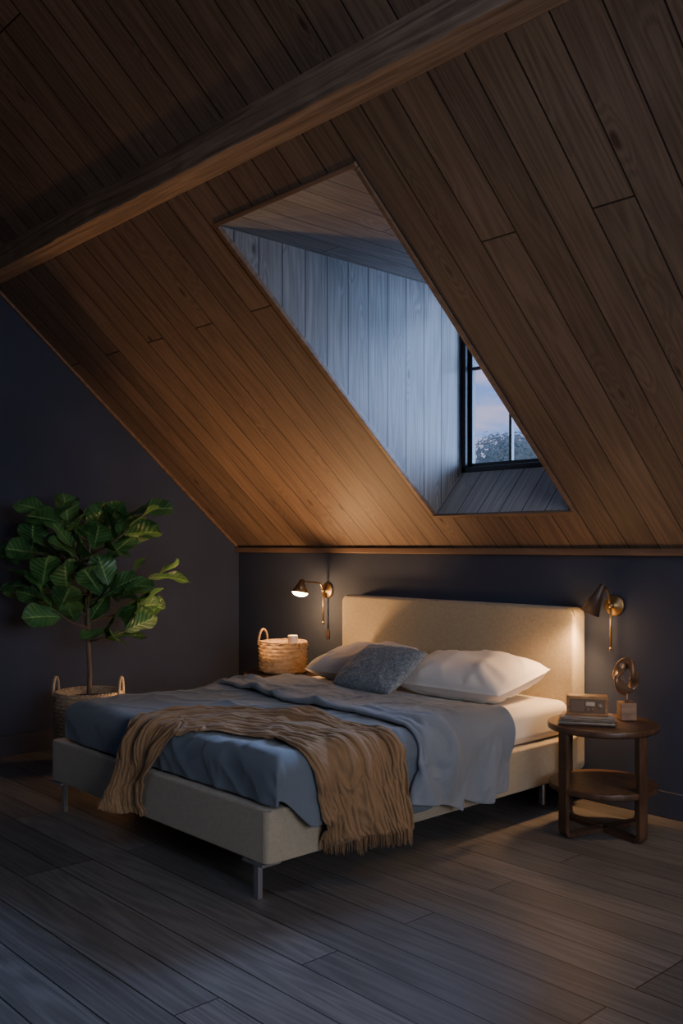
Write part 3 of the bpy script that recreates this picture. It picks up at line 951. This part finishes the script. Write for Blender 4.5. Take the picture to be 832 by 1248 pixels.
fo = mesh_obj("foliage", LV, LF, M_LEAF, pl, True, LU)

# ------------------------------------------------------------------ outside: trees
M_TREE = bpy.data.materials.new("haze_tinted_foliage"); M_TREE.use_nodes = True
nt = M_TREE.node_tree; nt.nodes.clear()
o_ = N(nt, 'ShaderNodeOutputMaterial'); d_ = N(nt, 'ShaderNodeBsdfDiffuse'); t_ = N(nt, 'ShaderNodeBsdfTranslucent'); m_ = N(nt, 'ShaderNodeMixShader')
m_.inputs[0].default_value = 0.5
tcn = N(nt, 'ShaderNodeTexCoord'); nn = N(nt, 'ShaderNodeTexNoise'); nn.inputs["Scale"].default_value = 1.6; nn.inputs["Detail"].default_value = 4
nt.links.new(tcn.outputs["Object"], nn.inputs[0])
lr = ramp(nt, [(0.38, (0.42, 0.54, 0.50)), (0.62, (0.66, 0.76, 0.70))]); nt.links.new(nn.outputs[0], lr.inputs[0])  # pale grey-green paints the distance haze into the leaf colour
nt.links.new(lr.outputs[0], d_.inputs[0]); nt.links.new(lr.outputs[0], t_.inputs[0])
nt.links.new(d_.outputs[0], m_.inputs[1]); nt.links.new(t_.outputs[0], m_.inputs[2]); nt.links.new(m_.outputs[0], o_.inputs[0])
def tree(loc, s, seed):
    e = empty("tree", loc, "haze-tinted broadleaf tree outside the dormer window", "tree", "trees outside the window")
    r2 = random.Random(seed)
    V_ = []; F_ = []
    for i in range(22):
        c = Vector((r2.uniform(-1, 1)*1.0, r2.uniform(-1, 1)*1.0, 2.6+r2.uniform(-0.8, 0.72)))*s
        R_ = r2.uniform(0.42, 0.66)*s
        for q in range(1700):
            d = Vector((r2.gauss(0, 1), r2.gauss(0, 1), r2.gauss(0, 1))).normalized()
            p = c + d*R_*(r2.random()**0.25)*(1+0.2*noise.noise(d*3+c))
            a = Vector((r2.gauss(0, 1), r2.gauss(0, 1), r2.gauss(0, 1))).normalized()
            a = (a - d*a.dot(d)*0.8).normalized()
            b = a.cross(d).normalized() if a.cross(d).length > 1e-3 else Vector((1, 0, 0))
            z = r2.uniform(0.028, 0.055)*s
            k0 = len(V_)
            V_ += [p-a*z, p+b*z*0.7, p+a*z, p-b*z*0.7]
            F_.append((k0, k0+1, k0+2, k0+3))
    mesh_obj("tree_crown", V_, F_, M_TREE, e, False)
    bm = bmesh.new(); tube(bm, [(0, 0, 0), (0.05*s, 0, 1.2*s), (0, 0, 2.4*s)], 0.13*s, 8)
    bm_obj("trunk", bm, M_TRUNK, e)
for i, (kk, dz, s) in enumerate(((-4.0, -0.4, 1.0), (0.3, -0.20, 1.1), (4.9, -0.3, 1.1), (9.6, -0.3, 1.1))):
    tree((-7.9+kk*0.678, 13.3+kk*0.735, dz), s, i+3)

# ------------------------------------------------------------------ world
w = bpy.data.worlds.new("dusk"); scene.world = w; w.use_nodes = True
nt = w.node_tree; bg = nt.nodes["Background"]
tc = N(nt, 'ShaderNodeTexCoord'); sp = N(nt, 'ShaderNodeSeparateXYZ')
nt.links.new(tc.outputs["Generated"], sp.inputs[0])
gr = ramp(nt, [(0.0, (0.14, 0.17, 0.25)), (0.05, (0.50, 0.54, 0.74)), (0.12, (0.26, 0.41, 0.86)), (0.25, (0.15, 0.28, 0.74)), (1.0, (0.05, 0.10, 0.30))])
nt.links.new(sp.outputs[2], gr.inputs[0])
mp = N(nt, 'ShaderNodeMapping'); mp.inputs["Scale"].default_value = (6, 6, 30); mp.inputs["Location"].default_value = (0.3, 0.1, 0.9)
nt.links.new(tc.outputs["Generated"], mp.inputs[0])
cn = N(nt, 'ShaderNodeTexNoise'); cn.inputs["Scale"].default_value = 1.8; cn.inputs["Detail"].default_value = 6
nt.links.new(mp.outputs[0], cn.inputs[0])
cr = ramp(nt, [(0.45, (0, 0, 0)), (0.62, (0.7, 0.7, 0.7))]); nt.links.new(cn.outputs[0], cr.inputs[0])
col = mixc(nt, 'MIX', cr.outputs[0], gr.outputs[0], (0.68, 0.58, 0.80))
nt.links.new(col, bg.inputs[0]); bg.inputs[1].default_value = 1.15

# ------------------------------------------------------------------ lights
def light(name, typ, loc, power, color, target=None, spread=None, **kw):
    l = bpy.data.lights.new(name, typ); l.energy = power; l.color = color
    for a, b in kw.items(): setattr(l, a, b)
    if spread: l.spread = math.radians(spread)
    o = bpy.data.objects.new(name, l); o.location = loc; COL.objects.link(o)
    if target is not None:
        o.rotation_euler = (Vector(target)-Vector(loc)).to_track_quat('-Z', 'Y').to_euler()
    return o
WARM = (1.0, 0.56, 0.24)
light("window_daylight", 'AREA', (4.6, 2.2, 2.0), 360, (0.36, 0.56, 1.0), (2.2, -0.7, 2.4), shape='RECTANGLE', size=2.0, size_y=2.0)
light("sky_light", 'AREA', (2.3, 3.2, 4.2), 950, (0.36, 0.56, 1.0), (2.8, -0.2, 2.1), shape='RECTANGLE', size=2.4, size_y=1.4)
light("sconce_light", 'POINT', (1.04, -0.268, 0.950), 13, WARM, shadow_soft_size=0.03)
light("sconce_light", 'SPOT', (3.195, -0.175, 0.975), 34, WARM, (2.90, -0.32, 0.0), spot_size=math.radians(118), spot_blend=0.9, shadow_soft_size=0.04)
light("sconce_light_spill", 'POINT', (3.200, -0.170, 0.965), 2.5, WARM, shadow_soft_size=0.06)
light("ceiling_glow_fill", 'SPOT', (1.04, -0.20, 1.17), 3, (1.0, 0.54, 0.25), (2.0, -0.75, 1.95), spot_size=math.radians(150), spot_blend=1.0, shadow_soft_size=0.02)  # added spot with no fixture of its own, for the amber ceiling glow
light("hidden_ceiling_fill", 'AREA', (1.12, -0.80, 0.24), 13, (1.0, 0.55, 0.25), (1.6, -0.30, 2.0), spread=130, shape='DISK', size=0.3)  # added warm fill hidden behind the bed; no lamp stands there
light("hidden_floor_fill", 'POINT', (0.95, -1.25, 0.40), 4.0, (1.0, 0.60, 0.32), shadow_soft_size=0.06)  # added warm point behind the bed, brightens the floor by the left wall
light("nightstand_pool_fill", 'AREA', (4.5, -0.6, 1.9), 9, (1.0, 0.66, 0.38), (3.5, -0.80, 0.2), spread=100, shape='DISK', size=0.4)  # unseen fill added for the warm pool around the right nightstand
light("right_side_fill", 'AREA', (8.3, -3.3, 1.8), 48, (0.82, 0.86, 1.0), (2.0, -1.5, 0.6), spread=110, shape='RECTANGLE', size=2.4, size_y=1.4)  # added soft fill from the right; the wall there has no window
light("foreground_fill", 'AREA', (4.2, -5.2, 3.6), 85, (0.46, 0.62, 1.0), (3.5, -3.8, 0.0), spread=120, shape='RECTANGLE', size=2.6, size_y=1.6)  # added cool overhead fill for the foreground floor; the roof has no opening here

# ------------------------------------------------------------------ camera
cam = bpy.data.cameras.new("camera"); co = bpy.data.objects.new("camera", cam); COL.objects.link(co)
co.location = (5.894, -4.354, 1.35)
co.rotation_euler = (math.radians(90), 0, math.radians(47.3))
cam.sensor_fit = 'VERTICAL'; cam.sensor_height = 36; cam.lens = 33.0
cam.shift_y = 0.0329
scene.camera = co
